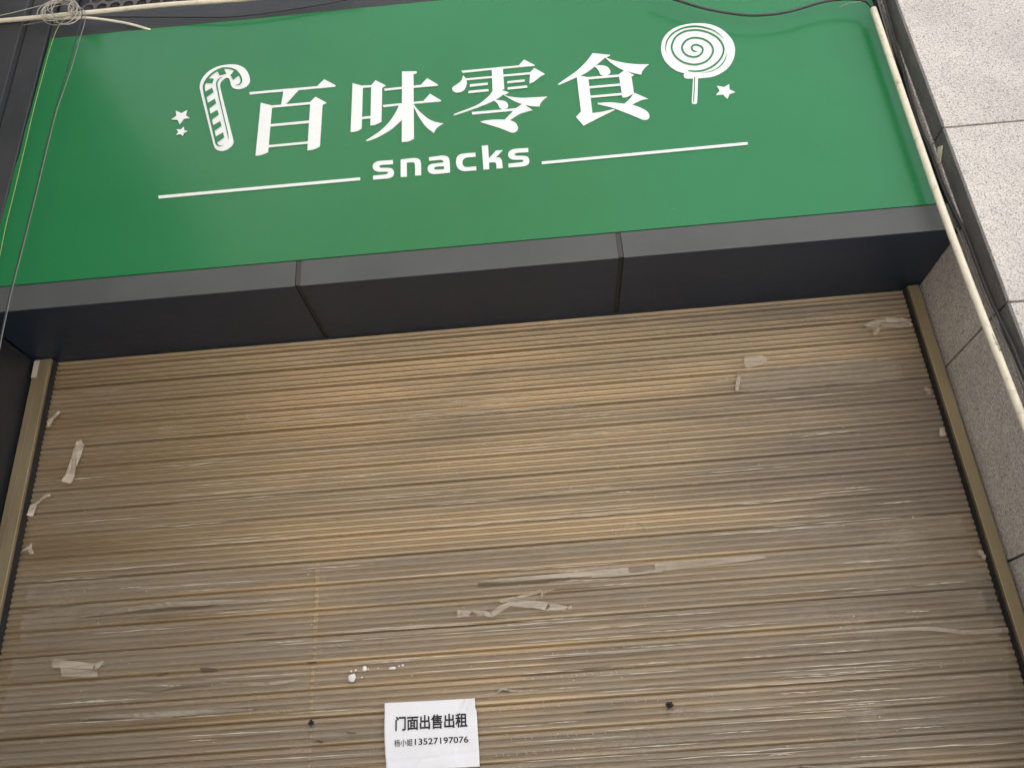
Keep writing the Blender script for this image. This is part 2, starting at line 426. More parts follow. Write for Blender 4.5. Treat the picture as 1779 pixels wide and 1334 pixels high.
# ---- long tape bands glued along the slats (parts of the shutter)
XSEAM = PY(552, 1000, D).x
def zslat(z):                    # slat coordinate at height z
    q = (ZREF + PITCHZ*40 - z)/PITCHZ
    return q-math.floor(q)
def surf(z, bridge=.0):
    return D + .004 - (rib(zslat(z))*(1-bridge) + RIBH*bridge) - .0022
def band(name, x0, x1, zt, zb, m, parent, seed, lift=1.0, nxs=None, wav=.003, **k):
    nxs = nxs or max(8, int((x1-x0)/.018)); nz_ = 24
    vs = []; fs = []
    for i in range(nxs+1):
        x = x0+(x1-x0)*i/nxs
        et = wav*noise.noise((x*2.2, seed, 0)) + .0012*noise.noise((x*30, seed, 1))
        eb = wav*1.4*noise.noise((x*2.6, seed, 5)) + .0018*noise.noise((x*26, seed, 7))
        lt = max(0, noise.noise((x*1.6, seed, 11))-.22)*.045*lift
        lb = max(0, noise.noise((x*1.9, seed, 17))-.18)*.05*lift
        for j in range(nz_+1):
            s = j/nz_
            z = (zt+et)*(1-s)+(zb+eb)*s
            y = surf(min(max(z, .01), ZS-.001))
            y -= lt*max(0, 1-s*3.2)**1.5 + lb*max(0, 1-(1-s)*3.2)**1.5
            z += -lt*.45*max(0, 1-s*3.2) + lb*.45*max(0, 1-(1-s)*3.2)
            if i in (0, nxs): y -= .001
            if j in (0, nz_): y -= .0009
            vs.append((x, y, z))
    W_ = nz_+1
    for i in range(nxs):
        for j in range(nz_):
            a = i*W_+j; fs.append([a, a+W_, a+W_+1, a+1])
    o = mesh_obj(name, vs, fs, m, parent, True, **k)
    at = o.data.attributes.new('edge', 'FLOAT', 'POINT')
    at.data.foreach_set('value', [(.8 if (q % W_) in (0, nz_) else 0.0)*(1 if 1 < q//W_ < nxs-1 else .3) for q in range(len(vs))])
    fa_ = o.data.attributes.new('fade', 'FLOAT', 'POINT')
    fa_.data.foreach_set('value', [(1-abs(2*(q//W_)/nxs-1)**2)*(1-abs(2*(q % W_)/nz_-1)**2) for q in range(len(vs))])
    return o
rr = random.Random(11)
for n in range(-18, 17):
    zt = ZREF+PITCHZ*(n+1)
    dens = 1.0 if n < 8 else (.5 if n < 11 else 0)
    a = .003+rr.random()*.007; wd = .060+rr.random()*.014
    xa = SX0+.05+rr.random()*.05; xb = SX1-.04-rr.random()*.04
    if n >= 8:
        xa += rr.random()*1.1; xb -= rr.random()*.25
        if rr.random() > dens: continue
    cuts = []
    if n < 12: cuts.append((XSEAM-.003-rr.random()*.007, XSEAM+.003+rr.random()*.007))
    if rr.random() < .07 and n < -20:
        q = xa+.5+rr.random()*2.0; cuts.append((q, q+.03+rr.random()*.12))
    cuts.sort(); cur = xa
    for c0, c1 in cuts+[(xb, xb)]:
        if c0-cur > .08:
            band('tape_band', cur, c0, zt-a, zt-a-wd, M_film, shut, n*3.7+cur, 1.0 if n < 7 else .35)
        cur = max(cur, c1)

# ------------------------------------------------------------------ the sign
panel_z0 = ZT + .006
sign = thing('shop_sign', 'large green sign board with white characters, candy cane, lollipop and the word snacks', 'sign', (0, YF, ZT))
pc = [PY(86.6, 67.5, YF+.002), None]
zt0 = PY(86.6, 67.5, YF+.002).z
SXL = PY(14, 340, YF+.002).x; SXR = PY(1640, 355, YF+.002).x
print('sign L/R', SXL, PY(86.6, 67.5, YF).x, SXR, 'top z', zt0, PY(450, 33.8, YF).z)
xa, xb = PY(86.6, 67.5, YF+.002).x, SXL
# the left edge leans very slightly
xbl = xb + (xb-xa)*(zt0-PY(14, 340, YF).z)**-1*(PY(14, 340, YF).z-panel_z0)
nyy = 26; vs = []
fr = YF+.002
for i in range(nyy+1):
    s = i/nyy; z = zt0*(1-s)+panel_z0*s
    vs.append((xa*(1-s)+xbl*s + .003*noise.noise((z*9, 2, 1)), fr, z)); vs.append((XR-.03, fr, z))
base_n = len(vs)
vs += [(v[0], fr+.012, v[2]) for v in vs[:base_n]]
fs = []
for i in range(nyy):
    a = i*2; fs.append([a, a+1, a+3, a+2][::-1]); b_ = a+base_n; fs.append([b_, b_+1, b_+3, b_+2])
    fs.append([a, a+2, b_+2, b_]); fs.append([a+1, b_+1, b_+3, a+3])
fs.append([0, base_n, base_n+1, 1]); e_ = nyy*2; fs.append([e_, e_+1, base_n+e_+1, base_n+e_])
mesh_obj('sign_panel', vs, fs, M_green, sign)
box('sign_frame', jx[0]-.5, XR-.004, fr+.016, D+.15, ZT+.0005, zt0+.0, M_seal, sign)
box('gap_strip', sgl-.3, XR-.004, fr+.004, fr+.0125, ZT+.0008, panel_z0-.001, M_seal, sign)

def smooth_poly(pts, closed=True, n=7):
    out = []; L = len(pts)
    for i in range(L if closed else L-1):
        p1 = pts[i]; p2 = pts[(i+1) % L]; s1 = len(p1) > 2; s2 = len(p2) > 2
        a = Vector(p1[:2]); b = Vector(p2[:2])
        if not (s1 or s2): out.append(a); continue
        p0 = Vector(pts[(i-1) % L][:2]); p3 = Vector(pts[(i+2) % L][:2])
        ta = (b-p0)*.5 if s1 else (b-a)*.9; tb = (p3-a)*.5 if s2 else (b-a)*.9
        if s1 and (b-a).length < (a-p0).length*.5: ta *= (b-a).length/(a-p0).length*1.6
        if s2 and (b-a).length < (p3-b).length*.5: tb *= (b-a).length/(p3-b).length*1.6
        if s1: ta = ta.normalized()*min(ta.length, (b-a).length*1.1)
        if s2: tb = tb.normalized()*min(tb.length, (b-a).length*1.1)
        for j in range(n):
            t_ = j/n; h1 = 2*t_**3-3*t_**2+1; h2 = t_**3-2*t_**2+t_; h3 = -2*t_**3+3*t_**2; h4 = t_**3-t_**2
            out.append(h1*a+h2*ta+h3*b+h4*tb)
    return out
layer = [0]
def add_poly(bag, loops2d, Y, depth=.003):
    """loops2d: list of loops of world (x,z). Adds an extruded flat shape whose face stands at Y"""
    layer[0] = (layer[0]+1) % 12
    y = Y - .00012*layer[0]
    vs, fs = bag
    L3 = [[Vector((p[0], 0, p[1])) for p in lp] for lp in loops2d]
    tri = tessellate_polygon([[Vector((p.x, p.z, 0)) for p in lp] for lp in L3])
    st = len(vs); flat = [p for lp in L3 for p in lp]
    vs += [(p.x, y, p.z) for p in flat]
    for q in tri:
        a, b_, c_ = (flat[i] for i in q)
        cr_ = (b_.x-a.x)*(c_.z-a.z)-(b_.z-a.z)*(c_.x-a.x)
        fs.append([st+i for i in (q if cr_ > 0 else q[::-1])])
    s2 = len(vs); vs += [(p.x, y+depth, p.z) for p in flat]
    k = 0
    for lp in L3:
        n_ = len(lp)
        for i in range(n_):
            a = k+i; b_ = k+(i+1) % n_
            fs.append([st+a, st+b_, s2+b_, s2+a])
        k += n_
def tr_px(pts, o, sc):
    return [((p[0]/sc+o[0], p[1]/sc+o[1]) + ((1,) if len(p) > 2 else ())) for p in pts]
def w2(pts, Y): return [(q.x, q.z) for q in (PY(p[0], p[1], Y) for p in pts)]
YL = fr - .0035
def glyph(name, polys, o, sc, holes=None, label=None, m=None, parent=sign):
    bag = ([], [])
    for i, pl in enumerate(polys):
        loops = [w2(smooth_poly(tr_px(pl, o, sc)), YL)]
        if holes and i in holes: loops.append(w2(smooth_poly(tr_px(holes[i], o, sc)), YL))
        add_poly(bag, loops, YL)
    return mesh_obj(name, bag[0], bag[1], m or M_white, parent, label=label)
def ribbon(pts, o, sc):          # pts (x, y, width) -> closed outline
    P = cr_path([Vector((p[0], p[1], p[2])) for p in pts], 6)
    Lf, Rt = [], []
    for i, p in enumerate(P):
        a = P[max(i-1, 0)]; b = P[min(i+1, len(P)-1)]
        d = Vector((b.x-a.x, b.y-a.y)).normalized(); nrm = Vector((-d.y, d.x))
        c = Vector((p.x, p.y)); Lf.append(c+nrm*max(p.z, 1)/2); Rt.append(c-nrm*max(p.z, 1)/2)
    return [((a.x)/sc+o[0], (a.y)/sc+o[1]) for a in Lf], [((a.x)/sc+o[0], (a.y)/sc+o[1]) for a in Rt]
def ribbon_mesh(name, ribs, quads, o, sc, m, parent, Y):
    vs, fs = [], []
    for rb in ribs:
        A, B = ribbon(rb, o, sc); st = len(vs)
        for a, b in zip(w2(A, Y), w2(B, Y)): vs.append((a[0], Y, a[1])); vs.append((b[0], Y, b[1]))
        for i in range(len(A)-1): fs.append([st+2*i, st+2*i+2, st+2*i+3, st+2*i+1])
    for qd in quads:
        st = len(vs); 
        for a in w2(tr_px(qd, o, sc), Y+.0002): vs.append((a[0], Y-.0002, a[1]))
        fs.append([st+i for i in range(len(qd))])
    return mesh_obj(name, vs, fs, m, parent)
s_ = 1
A_ = (290, 80); B_ = (580, 80); C_ = (930, 20); Z46 = 4.6
glyph('chinese_character', [
 [(658,371),(1200,323),(1257,268),(1348,316),(1340,327),(662,388)],
 [(932,360),(1056,348),(945,470),(912,472)],
 [(750,455),(840,478),(808,848),(780,862,s_),(745,873,s_),(708,878)],
 [(836,478),(1143,450),(1188,408),(1275,455),(1243,472),(1222,803),(1190,820,s_),(1155,832,s_),(1122,834),(1145,467),(836,495)],
 [(822,628),(1145,597),(1143,616),(820,646)],
 [(808,795),(1135,764),(1133,781),(806,812)]], A_, Z46, label='first large white character of the sign')
glyph('chinese_character', [
 [(150,300),(232,322),(222,660),(200,674,s_),(170,686,s_),(134,690)],
 [(225,320),(300,316),(333,277),(415,318),(386,335),(380,608),(350,622,s_),(325,633,s_),(292,636),(299,331),(228,337)],
 [(220,570),(300,562),(299,580),(220,587)],
 [(545,207),(655,206),(664,210),(655,222,s_),(636,228),(640,742),(615,756,s_),(585,766,s_),(543,770)],
 [(402,345),(696,314),(746,261),(833,313),(825,321),(640,337),(407,360)],
 [(390,474),(715,441),(768,383),(858,437),(848,444),(640,462),(395,489)],
 [(520,474),(498,525,s_),(445,605,s_),(370,680,s_),(256,757),(262,762),(350,730,s_),(450,672,s_),(510,622,s_),(550,583),(550,470)],
 [(632,462),(680,520,s_),(750,580,s_),(810,608,s_),(874,620),(840,640,s_),(815,665,s_),(798,696),(735,645,s_),(678,565,s_),(640,490)]], B_, Z46, label='second large white character of the sign')
glyph('chinese_character', [
 [(1021,200),(1476,158),(1520,111),(1606,155),(1600,160),(1340,184),(1029,216)],
 [(1262,188),(1350,180),(1362,345),(1330,356),(1268,364)],
 [(1050,262),(1270,243),(1270,256),(1050,276)],
 [(1345,233),(1568,213),(1603,179),(1686,226),(1655,242),(1600,285,s_),(1563,302),(1568,228),(1345,247)],
 [(1033,238),(1055,265,s_),(1062,300,s_),(1047,345,s_),(1012,370,s_),(975,373,s_),(950,357,s_),(950,332,s_),(985,308,s_),(1018,280,s_)],
 [(1088,309),(1229,296),(1231,312),(1086,328)],
 [(1078,362),(1235,347),(1237,363),(1074,380)],
 [(1388,285),(1524,271),(1527,287),(1386,300)],
 [(1390,334),(1544,319),(1546,335),(1388,351)],
 [(1270,358),(1240,400,s_),(1150,470,s_),(957,547),(962,555),(1120,502,s_),(1240,455,s_),(1300,425,s_),(1348,393),(1375,385,s_),(1398,372),(1325,350)],
 [(1348,387),(1400,405,s_),(1500,416,s_),(1600,412,s_),(1703,406),(1665,440,s_),(1650,462,s_),(1641,485),(1560,478,s_),(1450,445,s_)],
 [(1270,432),(1320,435,s_),(1370,445,s_),(1392,470,s_),(1385,495,s_),(1350,506,s_),(1325,495,s_),(1310,465,s_),(1290,445,s_)],
 [(1103,530),(1455,500),(1510,462),(1586,513),(1560,520),(1480,546,s_),(1395,602),(1358,598),(1436,519),(1106,549)],
 [(1172,605),(1230,595,s_),(1310,590,s_),(1400,595,s_),(1450,615,s_),(1470,650,s_),(1462,680,s_),(1430,694,s_),(1395,684,s_),(1320,655,s_),(1180,612)]], B_, Z46, label='third large white character of the sign')
glyph('chinese_character', [
 [(458,336),(598,350),(592,357),(552,374),(470,445),(400,495,s_),(320,532,s_),(186,590),(180,583),(260,528,s_),(340,470,s_),(410,400,s_)],
 [(556,366),(620,393,s_),(720,415,s_),(820,425,s_),(907,425),(875,452,s_),(855,478,s_),(847,506),(770,490,s_),(680,460,s_),(600,410,s_)],
 [(466,438),(520,433,s_),(570,443,s_),(598,475,s_),(592,502,s_),(550,516,s_),(520,505,s_),(507,478,s_),(490,455,s_)],
 [(330,512),(365,519),(422,528),(456,815),(530,805,s_),(628,783),(632,790),(520,845,s_),(385,915),(325,845),(365,803)],
 [(415,529),(665,508),(712,472),(790,512),(768,522),(788,655),(755,675,s_),(725,688,s_),(696,690),(669,524),(415,545)],
 [(424,602),(684,579),(686,595),(426,617)],
 [(432,678),(696,654),(697,671),(434,693)],
 [(795,653),(902,700),(850,708,s_),(762,750),(705,745),(755,700,s_),(786,656)],
 [(498,733),(600,728,s_),(700,738,s_),(790,752,s_),(870,785,s_),(905,815,s_),(911,845,s_),(890,866,s_),(855,864,s_),(760,825,s_),(620,772,s_),(500,742)]], C_, Z46, label='fourth large white character of the sign')
SN = (640, 245); ZSN = 6.134
s_pts = [(260,205),(262,248),(135,256,s_),(113,270,s_),(130,287,s_),(210,289,s_),(255,300,s_),(272,338,s_),(260,375,s_),(215,397,s_),(50,411),(50,372),(190,356,s_),(210,341,s_),(195,328,s_),(100,328,s_),(60,310,s_),(46,275,s_),(60,240,s_),(110,216,s_)]
glyph('letter_s', [s_pts], SN, ZSN)
glyph('letter_n', [[(344,200),(420,190),(500,184,s_),(545,200,s_),(559,240,s_),(562,366),(498,370),(495,250,s_),(478,228,s_),(408,231),(410,381),(344,384)]], SN, ZSN)
glyph('letter_a', [[(645,177),(720,166),(800,158,s_),(850,175,s_),(865,218,s_),(870,338),(700,354,s_),(648,338,s_),(632,300,s_),(645,262,s_),(690,245,s_),(800,232),(795,212,s_),(770,202,s_),(648,213)]], SN, ZSN,
 holes={0: [(806,268),(806,303),(715,307,s_),(697,293,s_),(712,277,s_)]})
glyph('letter_c', [[(1140,128),(1142,170),(1045,178,s_),(1008,200,s_),(1003,245,s_),(1022,275,s_),(1065,281,s_),(1148,272),(1150,314),(1020,322,s_),(960,298,s_),(935,240,s_),(942,180,s_),(975,147,s_),(1040,134,s_)]], SN, ZSN)
glyph('letter_k', [[(1208,55),(1274,48),(1284,190),(1360,105),(1432,101),(1352,182),(1395,180,s_),(1420,205,s_),(1432,290),(1366,296),(1360,242,s_),(1342,228,s_),(1284,232),(1288,302),(1226,308)]], SN, ZSN)
glyph('letter_s', [[(p[0]+1443, p[1]-127) + tuple(p[2:]) for p in s_pts]], SN, ZSN)
glyph('underline', [[(275.3,340.4),(625.6,308.7),(625.6,313.4),(275.6,345.2)]], (0, 0), 1)
glyph('underline', [[(941,281.4),(1298.5,247.4),(1299.2,251.8),(941.4,285.8)]], (0, 0), 1)
glyph('star', [[(72,520),(118,540),(162,515),(150,556),(183,578),(135,584),(102,627),(85,592),(35,590),(76,561)]], A_, Z46, label='larger white star left of the candy cane')
glyph('star', [[(78,668),(112,670),(135,648),(138,675),(163,682),(138,696),(125,720),(108,706),(75,713),(92,692)]], A_, Z46, label='smaller white star left of the candy cane')
LO = (1140, 35); ZL = 8.34
glyph('star', [[(880,955),(982,975),(1058,930),(1062,1008),(1145,1045),(1065,1070),(1032,1143),(968,1082),(865,1088),(922,1025)]], LO, ZL, label='white star right of the lollipop')
CA = (335, 105); ZC = 8.082
cane = glyph('candy_cane_motif', [[(290,1180),(98,400,s_),(105,320,s_),(150,230,s_),(240,145,s_),(360,87,s_),(500,62,s_),(620,66,s_),(720,110,s_),(780,190,s_),(800,290,s_),(770,350,s_),(700,395,s_),(630,406,s_),(565,388,s_),(535,345,s_),(525,295,s_),(500,252,s_),(460,250,s_),(410,285,s_),(380,340,s_),(388,410),(562,1100,s_),(568,1160,s_),(530,1215,s_),(460,1260,s_),(390,1273,s_),(320,1243,s_)]], CA, ZC)
ribbon_mesh('green_stripes', [
 [(430,1191,3),(375,1202,14),(335,1175,26),(315,1100,30),(235,760,30),(158,420,30),(165,330,28),(215,245,26),(300,168,24),(400,118,22),(500,112,22),(590,138,24),(650,200,28),(680,270,26),(672,318,20),(640,344,12),(600,345,3)],
 [(415,238,3),(370,260,12),(337,320,20),(345,400,20),(393,620,15),(440,820,14),(485,1010,14),(500,1112,3)]],
 [[(200,256),(295,258),(275,325),(160,321)], [(178-22,455),(272,385),(290,450),(200-22,532)], [(215-22,610),(310,542),(328,605),(232-22,692)],
  [(250-22,763),(345,697),(365,765),(272-22,847)], [(292-24,923),(385,855),(405,920),(308-20,1003)], [(330-24,1081),(425,1013),(440,1085),(345-22,1168)],
  [(340,140),(432,112),(470,190),(375,212)], [(585,140),(660,205),(565,278),(530,212)]], CA, ZC, M_green, cane, YL-.0022)
lol = glyph('lollipop_motif', [
 [(72,430,s_),(90,300,s_),(160,195,s_),(280,112,s_),(430,67,s_),(600,50,s_),(760,62,s_),(900,110,s_),(1020,195,s_),(1110,310,s_),(1142,440,s_),(1115,580,s_),(1035,700,s_),(920,780,s_),(790,828,s_),(600,845),(440,850,s_),(404,828,s_),(400,795,s_),(412,775),(290,735,s_),(180,655,s_),(105,555,s_)],
 [(535,835),(606,835),(592,1200,s_),(575,1216,s_),(532,1216,s_),(516,1200,s_)]], LO, ZL)
W8 = 26
sp_ = [(600,450,6),(560,455,20),(522,430,W8),(517,392,W8),(550,364,W8),(600,362,W8),(657,390,W8),(676,430,W8),(660,480,W8),(605,525,W8),(530,536,W8),(440,508,W8),(388,450,W8),(377,380,W8),(430,302,W8),(510,264,W8),(600,260,W8),(700,285,W8),(785,345,W8),(825,430,W8),(800,520,W8),(730,595,W8),(640,635,W8),(530,645,W8),(400,615,W8),(290,540,W8),(232,440,W8),(232,350,W8),(290,242,W8),(400,172,W8),(520,148,W8),(640,152,W8),(780,192,W8),(900,268,W8),(968,370,W8),(975,470,W8),(920,580,W8),(820,670,W8),(700,725,W8),(580,743,22),(465,735,14)]
ribbon_mesh('green_spiral', [sp_,
 [(150,490,2),(137,400,12),(165,290,20),(250,190,24),(380,122,24),(520,96,26),(650,100,24),(800,140,18),(900,198,12),(985,275,3)],
 [(1018,470,3),(1010,540,10),(970,620,14),(900,690,12),(790,745,8),(640,770,2)],
 [(560,825,13),(552,1000,13),(542,1190,13)]], [], LO, ZL, M_green, lol, YL-.0022)

# ------------------------------------------------------------------ above the sign
up = thing('upper_cladding', 'charcoal cladding strip directly above the green sign', 'cladding', (0, YF, zt0))
zc = PY(282, 25, YF+.01).z
zq = PY(250, 22, YF+.03).z
for x0, x1 in ((sgl-.0, -.1), (-.094, XR-.02)):
    box('cladding_panel', x0, x1, YF+.004, YF+.02, zt0+.003, zq, M_pier, up, .002)
box('top_return', sgl, XR-.02, YF+.022, YF+.12, zt0+.003, zq-.004, M_seal, up)
for x0, x1 in ((sgl-.0, -.3), (-.296, XR-.02)):
    box('cladding_panel', x0, x1, YF+.05, YF+.12, zq+.03, 5.0, M_black, up, .002)
# perforated screen
box('cladding_panel', sgl, PY(132, 10, YF+.03).x, YF+.024, YF+.045, zq+.003, zq+.7, M_pier, up, .002)
ps = thing('perforated_screen', 'grey metal screen with rows of round holes above the green sign', 'screen', (0, YF, zq))
X0, X1 = PY(136, 20, YF).x, PY(330, 5, YF).x
rH = .0235; px_ = .0600; pz_ = px_*math.sqrt(3)/2
def perforated(x0, z0, nx_, nz2, y):
    vs, fs = [], []
    K = 12
    for j in range(nz2):
        for i in range(nx_):
            cx = x0+(i+.5*(j % 2))*px_; cz = z0+j*pz_
            st = len(vs)
            for k in range(K):
                a = 2*math.pi*k/K+math.pi/6
                # hexagon boundary radius in this direction
                hr = (px_/2)/math.cos(((a-0+math.pi/6) % (math.pi/3))-math.pi/6)
                vs.append((cx+math.cos(a)*rH, y, cz+math.sin(a)*rH)); vs.append((cx+math.cos(a)*hr, y, cz+math.sin(a)*hr))
                vs.append((cx+math.cos(a)*rH, y+.003, cz+math.sin(a)*rH))
            for k in range(K):
                a = st+3*k; b_ = st+3*((k+1) % K)
                fs.append([a, b_, b_+1, a+1]); fs.append([a, a+2, b_+2, b_])
    return vs, fs
vs, fs = perforated(X0+.02, PY(150, 15.5, YF+.03).z, 26, 8, YF+.03)
mesh_obj('perforated_sheet', vs, fs, M_mesh, ps)
box('backing_board', X0-.0, X0+26*px_, YF+.044, YF+.048, zq+.02, zq+.5, M_behind, ps)

# ------------------------------------------------------------------ pipes and cables
YP = YF-.05
pipe = tube('conduit', [PY(1517, 16, YP), PY(1640, 372, YP), PY(1766, 700, YP), PY(1900, 1040, YP)], .0125, M_pvc, seg=16,
     label='long cream plastic conduit running down between the sign and the granite column', cat='conduit')
# straight pipe: keep plumb
pb = PY(1517, 16, YP); pe = PY(1779, 735, YP); print('pipe', pb, pe, PY(1640, 372, YP))
mk = []
for i in range(9):
    p = PY(1723+i*1.6, 581+i*3.4, YP-.0128); mk.append(p)
vs = []; fs = []
for i, p in enumerate(mk):
    st = len(vs); h = .0028; w_ = .0012+.0006*(i % 3)
    for dx, dz in ((-w_, -h), (w_, -h), (w_, h*.4), (-w_, h*.4)): vs.append((p.x+dx+.002, p.y, p.z+dz))
    fs.append([st, st+1, st+2, st+3])
mesh_obj('printed_marks', [Vector(v)-pipe.location for v in vs], fs, M_ink, None)
pm = bpy.data.objects['printed_marks']; pm.location = pm.location; pm.parent = pipe
YH = YF-.045
tube('conduit', [PY(-60, 41.5, YH), PY(0, 37, YH), PY(145, 23.5, YH), PY(282, 9.5, YH), PY(400, 1, YH), PY(620, -18, YH)], .0098, M_pvc, seg=14,
     label='cream plastic conduit running across the top left corner above the sign', cat='conduit')
tube('white_cable', [PY(105, 34, YH), PY(149, 31.5, YH), PY(197, 37, YF-.02), PY(232, 44, YF-.008), PY(262, 53, YF+.006)], .0055, M_pvc, seg=10,
     label='short curved cream cable dipping behind the top edge of the green sign', cat='cable')
YB = YF-.02
tube('black_cable', [PY(110, 36, YB), PY(160, 30.5, YB), PY(236, 30, YB), PY(330, 30, YB), PY(420, 28, YB), PY(560, 8, YB), PY(640, -10, YB)], .0035, M_cable,
     label='thin black cable sagging along the cladding just above the sign, left part', cat='cable')
tube('black_cable', [PY(1130, -14, YP), PY(1173, 0, YP), PY(1227, 16, YP), PY(1286, 26, YP), PY(1329, 26.5, YP), PY(1374, 20, YP), PY(1430, 4, YP), PY(1470, -1, YP), PY(1497, 1, YP), PY(1508, 6, YP), PY(1519, 20, YP)], .0052, M_cable,
     label='thick black cable drooping over the top right of the green sign', cat='cable')
tube('white_wire', [PY(1459, 13, YP+.02), PY(1475, 6, YP+.01), PY(1500, 2, YP), PY(1515, -6, YP)], .0009, M_palew, seg=5,
     label='fine white wire end beside the top of the long conduit', cat='wire')
tube('grey_cable', [PY(-60, 68, YB), PY(0, 55, YB), PY(20, 49, YB), PY(71, 39, YB), PY(110, 33, YB)], .0028, M_greyw,
     label='grey cable rising from the left frame edge under the cream conduit', cat='cable')
tube('grey_wire', [PY(-60, 37, YH-.02), PY(0, 27.5, YH-.02), PY(69, 11, YH-.02), PY(100, 3, YH-.02)], .0018, M_palew, seg=6,
     label='pale wire running into the coil from the left, above the cream conduit', cat='wire')
XC = XR-.012
cp_ = [(1530, -20), (1558, 80), (1591, 206), (1612, 253), (1626, 292), (1637, 322), (1654, 360), (1678, 408), (1699, 465), (1724, 527), (1759, 600), (1779, 650), (1830, 760)]
tube('black_cable', [PX(a, b_, XC) for a, b_ in cp_], .0058, M_cable,
     label='black cable running down the grimy inner edge of the granite column', cat='cable')
tube('grey_cable', [PX(a-11, b_-2, XC-.002) for a, b_ in cp_[:10]] + [PX(1760, 625, XC-.002), PX(1800, 720, XC)], .0042, M_greyw,
     label='thinner dark grey cable between the cream conduit and the black cable', cat='cable')
# coil of wire
YC = YH-.022
rc = random.Random(5)
vsA, fsA = [], []
for lp in range(9):
    cx, cy_ = 106+rc.uniform(-7, 9), 18+rc.uniform(-5, 5); rx, ry = rc.uniform(20, 37), rc.uniform(10, 22); ph = rc.uniform(0, 6); tl = rc.uniform(-.3, .15)
    P = []
    for k in range(27):
        a = ph+2*math.pi*k/24
        dx, dy = rx*math.cos(a), ry*math.sin(a)
        P.append(PY(cx+dx*math.cos(tl)-dy*math.sin(tl), cy_+dx*math.sin(tl)+dy*math.cos(tl), YC-.004*lp*.5-.006*math.sin(a*2+lp)))
    v_, f_ = tube_geo(P, .0014, 6); st = len(vsA); vsA += v_; fsA += [[st+i for i in q] for q in f_]
for lp in range(3):
    P = []
    for k in range(20):
        a = 2*math.pi*k/18; P.append(PY(126+8*math.cos(a)+lp, 16+9*math.sin(a)-lp*2, YC-.01-.003*lp))
    v_, f_ = tube_geo(P, .0014, 6); st = len(vsA); vsA += v_; fsA += [[st+i for i in q] for q in f_]
mesh_obj('wire_coil', vsA, fsA, M_palew, None, True, label='tangled coil of thin pale wire looped round the cream conduit at top left', cat='wire')
def wpath(pts, y0, y1): return [PY(a, b_, y0+(y1-y0)*i/(len(pts)-1)) for i, (a, b_) in enumerate(pts)]
tube('hanging_wire', wpath([(136, 12), (143, 22), (140, 40), (133, 64), (120, 110), (108, 150), (96, 190), (81, 250), (61, 335), (40, 420), (21, 494), (11, 537), (0, 592), (-10, 650)], YC, YF-.1), .0017, M_cable, seg=6,
     label='left one of two dark wires hanging from the coil across the green sign', cat='wire', group='wires hanging from the coil')
tube('hanging_wire', wpath([(138, 12), (148, 22), (147, 40), (140, 64), (127, 110), (113, 152), (99, 192), (84, 250), (63.5, 335), (42.5, 420), (23.5, 494), (13.5, 537), (2, 592), (-8, 650)], YC-.004, YF-.1), .0015, M_greyw, seg=6,
     label='right one of two dark wires hanging from the coil across the green sign', cat='wire', group='wires hanging from the coil')
tube('hanging_wire', wpath([(112, 36), (104, 43), (96, 58), (92, 70), (86, 88), (76, 125), (59, 189), (43, 257), (25, 333), (11, 389), (0, 443), (-12, 500)], YC, YF-.01), .0013, M_yelw, seg=6,
     label='thin yellow-green wire hanging along the left edge of the green sign', cat='wire', group='wires hanging from the coil')
# beige chip stuck on the column edge
bag = ([], []); Xc = XR-.004
q = [PX(a, b_, Xc) for a, b_ in ((1629, 256), (1637, 253), (1633, 283), (1626.5, 284.5))]
vs = list(q)+[v+Vector((.003, 0, 0)) for v in q]
mesh_obj('plastic_offcut', vs, [[0, 1, 2, 3], [7, 6, 5, 4], [0, 4, 5, 1], [1, 5, 6, 2], [2, 6, 7, 3], [3, 7, 4, 0]], M_pvc, None, label='short cream plastic offcut stuck on the grimy edge of the granite column', cat='offcut')

# ------------------------------------------------------------------ the notice
YN = D-.016
ctop = [(668, 1220.5), (700, 1219), (760, 1216), (800, 1213.5), (826.5, 1212.5)]
cbot = [(671, 1340), (712, 1337.5), (760, 1335), (800, 1333), (832.5, 1331)]
nxp, nzp = 56, 44
vs = []; fs = []
def lerp_path(P, s):
    f_ = s*(len(P)-1); i = min(int(f_), len(P)-2); r_ = f_-i
    return (P[i][0]*(1-r_)+P[i+1][0]*r_, P[i][1]*(1-r_)+P[i+1][1]*r_)
def paper_y(s, v):
    cr1 = .0022*max(0, 1-abs((v-.83)+.10*(s-.5))*26) - .0030*max(0, 1-abs((s-.30)-.55*(1-v))*16)*(v > .70) - .0024*max(0, 1-abs((s-.80)+.5*(v-.1))*18)*(v < .25)
    y = YN + .0035*noise.noise((s*3.0, v*2.5, 3)) + .0006*noise.noise((s*9, v*8, 8))
    y += -.010*max(0, .22-math.hypot(1-s, v*.8))*3 + .006*max(0, .35-math.hypot(s, 1-v))
    y += .002*math.sin(v*math.pi*2*1.6)*(1 if s > .7 else .3)
    return y+cr1
for i in range(nxp+1):
    s = i/nxp; a = lerp_path(ctop, s); b_ = lerp_path(cbot, s)
    for j in range(nzp+1):
        v = j/nzp
        bow = (-1.6 if v < .16 else 1.1*math.sin((v-.1)*2.4))*(s if s > .85 else 0)*0.9
        lbow = (1-s if s < .15 else 0)*(-1.5*math.sin(v*math.pi))
        p = PY(a[0]*(1-v)+b_[0]*v+bow+lbow, a[1]*(1-v)+b_[1]*v, YN); vs.append((p.x, paper_y(s, v), p.z))
for i in range(nxp):
    for j in range(nzp):
        a = i*(nzp+1)+j; fs.append([a, a+1, a+nzp+2, a+nzp+1])
notice = mesh_obj('paper_notice', vs, fs, M_paper, None, True, label='white paper notice with black Chinese text and a phone number taped low on the shutter', cat='notice')
md = notice.modifiers.new('s', 'SOLIDIFY'); md.thickness = .0004; md.offset = 1
